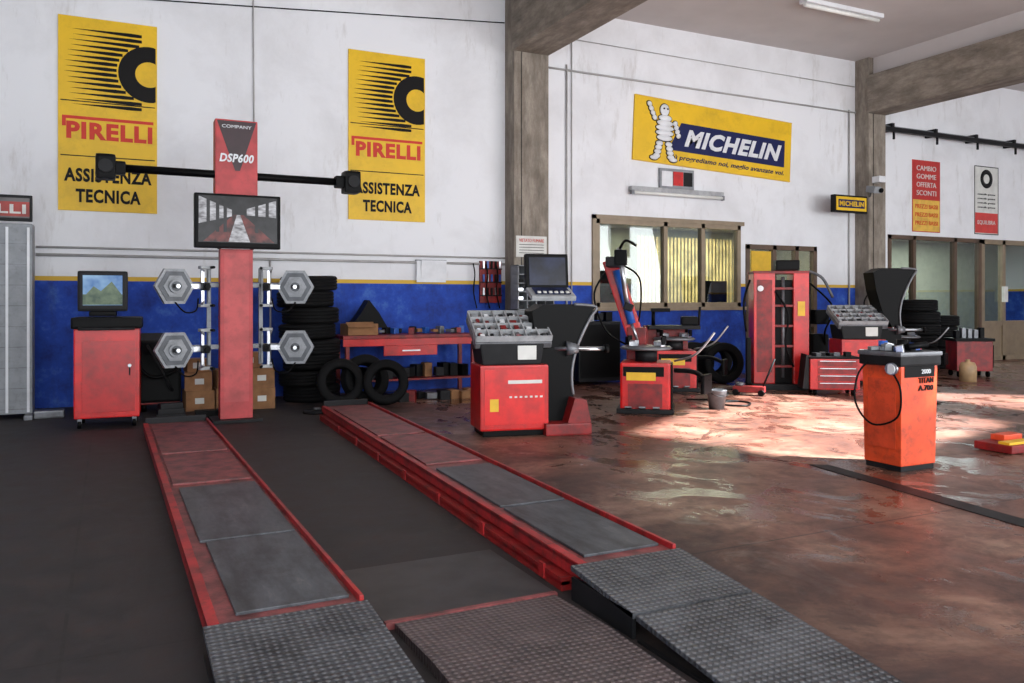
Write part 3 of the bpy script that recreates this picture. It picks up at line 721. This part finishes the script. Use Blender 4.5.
# compact orange console
b=B('tire_inflation_console',(6.6,5.27,0))
b.box((0,0,.03),(.44,.38,.06),DGREY,.005)
b.box((0,0,.5),(.46,.4,.9),ORANGE,.012,(0,0,0),(1.06,1.06))
b.box((-.24,0,.55),(.004,.3,.7),M('orange_door',(204,70,36),.4,dirt=.4),.001)
b.box((.0,-.212,.9),(.4,.006,.1),BLACK,.001); b.text('TITAN',INK,.2,.05,T(.08,-.216,.82)@UP@R(0,0,0),bold=.02); b.text('A.700',INK,.2,.05,T(.08,-.214,.75)@UP,bold=.02); b.text('2000',WHITE,.12,.04,T(.08,-.217,.9)@UP)
b.box((0,0,1.0),(.54,.46,.1),DGREY,.02); b.box((0,0,1.06),(.56,.48,.04),GREY,.015)
b.box((0,0,1.075),(.48,.4,.02),BLACK,.004)
for i in range(18):
    b.box((random.uniform(-.2,.2),random.uniform(-.15,.15),1.1),(random.uniform(.04,.12),random.uniform(.04,.1),random.uniform(.02,.1)),random.choice((DGREY,LGREY,BLACK,BLUE,SILVER)),.006,(random.uniform(-20,20),0,random.uniform(0,90)))
b.cyl((.1,.05,1.08),(.1,.05,1.18),.05,BLACK); b.cyl((-.1,.1,1.08),(-.1,.1,1.17),.04,BLUE); b.cyl((-.05,-.12,1.12),(.16,-.16,1.14),.03,BLACK)
b.cyl((-.24,-.13,.93),(-.3,-.15,.93),.055,SILVER); b.cyl((-.3,-.15,.93),(-.31,-.15,.93),.045,WHITE)
b.tube([(-.27,-.14,.9),(-.3,-.25,.75),(-.28,-.2,.5),(-.36,.0,.42),(-.4,.15,.6),(-.34,.18,.85),(-.25,.12,1.0)],.009,BLACK)
b.done()

b=B('metal_bucket',(7.75,9.2,0)); b.lathe([(0,.01),(.1,.01),(.105,0),(.14,.26),(.148,.27),(.14,.275),(.132,.26),(.1,.02),(0,.02)],GREY,None,28); b.tube([(-.14,0,.26),(-.1,-.12,.2),(.1,-.12,.2),(.14,0,.26)],.005,DGREY); b.done()
b=B('air_hose',(8.1,9.3,0)); b.tube([(-.1,.9,.015),(.3,.6,.015),(.5,.2,.015),(.2,-.1,.015),(0,.1,.015),(.2,.4,.015),(.5,.35,.015)],.013,BLACK); b.done()
b=B('trolley_jack',(9.35,10.3,0),-50); b.box((0,0,.1),(.5,.2,.1),DRED,.02); b.cyl((-.2,-.13,.05),(-.2,.13,.05),.05,BLACK); b.cyl((.2,-.13,.05),(.2,.13,.05),.05,BLACK); b.cyl((-.15,0,.15),(-.15,0,.2),.06,GREY); b.cyl((.22,0,.15),(.4,0,.6),.016,DGREY); b.done()
b=B('plastic_canister',(14.66,10.2,0)); b.lathe([(0,0),(.15,0),(.15,.28),(.12,.36),(.04,.38),(.04,.42),(0,.42)],M('cream_plastic',(170,140,104),.5),None,24); b.done()
b=B('tire_stack',(16.0,12.3,0)); z=0
for i in range(6): b.tyre((random.uniform(-.05,.05),0,z+.13),.42,.26,.25); z+=.26
b.done()
b=B('tire_stack',(17.0,12.5,0)); z=0
for i in range(5): b.tyre((random.uniform(-.05,.05),0,z+.12),.38,.24,.23); z+=.24
b.done()
b=B('service_cart',(15.7,10.9,0),-30); b.box((0,0,.42),(.7,.5,.6),DRED,.02); b.box((0,0,.75),(.76,.55,.06),BLACK,.01); b.box((.36,-.1,.42),(.01,.3,.45),BLACK)
for x in (-.28,.28):
    for y in (-.18,.18): b.cyl((x-.02,y,.06),(x+.02,y,.06),.06,BLACK)
for i in range(5): b.box((-.25+i*.12,0,.85),(.08,.15,random.uniform(.08,.3)),random.choice((BLACK,DGREY,RED,GREY)),.01)
b.done()
b=B('wheel_crane',(13.1,12.5,0),-20); b.box((0,0,.06),(.7,.5,.12),DRED,.02); b.box((-.1,.1,1.1),(.1,.1,2.1),DGREY,.01); b.tube([(-.1,.05,2.15),(.15,-.05,2.0),(.35,-.1,1.6)],.03,GREY); b.box((.1,0,1.2),(.3,.3,.3),BLACK,.03); b.box((.05,0,.6),(.35,.35,.5),BLACK,.03)
b.tube([(-.1,.0,1.9),(.3,-.2,1.4),(.1,-.25,.9),(.2,-.1,.5)],.02,BLACK); b.done()
b=B('low_jack_ramp',(8.35,5.35,0)); b.box((0,0,.05),(.55,.4,.08),DRED,.01); b.box((-.05,-.1,.1),(.4,.12,.03),YELD,.005); b.box((.1,.1,.12),(.3,.15,.06),ORANGE,.01); b.done()
b=B('floor_drain_grate'); 
b.prism([(5.9,5.69),(6.05,5.6),(5.75,3.3),(5.56,3.3)],.006,DGREY)
b.done()

# ------------------------------------------------------------ light
w=bpy.data.worlds.new('sky'); scene.world=w; w.use_nodes=True
bg=w.node_tree.nodes['Background']; bg.inputs[0].default_value=(.82,.89,1,1); bg.inputs[1].default_value=1.0
s=bpy.data.lights.new('sun','SUN'); s.energy=42; s.angle=rad(1.6); s.color=(.96,.98,1)
so=bpy.data.objects.new('sun',s); so.rotation_euler=sunD.to_track_quat('-Z','Y').to_euler(); so.location=(20,-8,15); scene.collection.objects.link(so)
area('doorway_daylight',(9,-2.8,2.8),(108,0,0),26,4.2,2400,(.95,.98,1))
# ------------------------------------------------------------ camera
cam=bpy.data.cameras.new('camera'); cam.lens=820/1024*36; cam.sensor_width=36; cam.shift_y=-41.5/1024; cam.clip_end=200
co=bpy.data.objects.new('camera',cam); co.location=(0,0,1.55); co.rotation_euler=(rad(90),0,rad(-26.1)); scene.collection.objects.link(co)
scene.camera=co
scene.view_settings.view_transform='Standard'
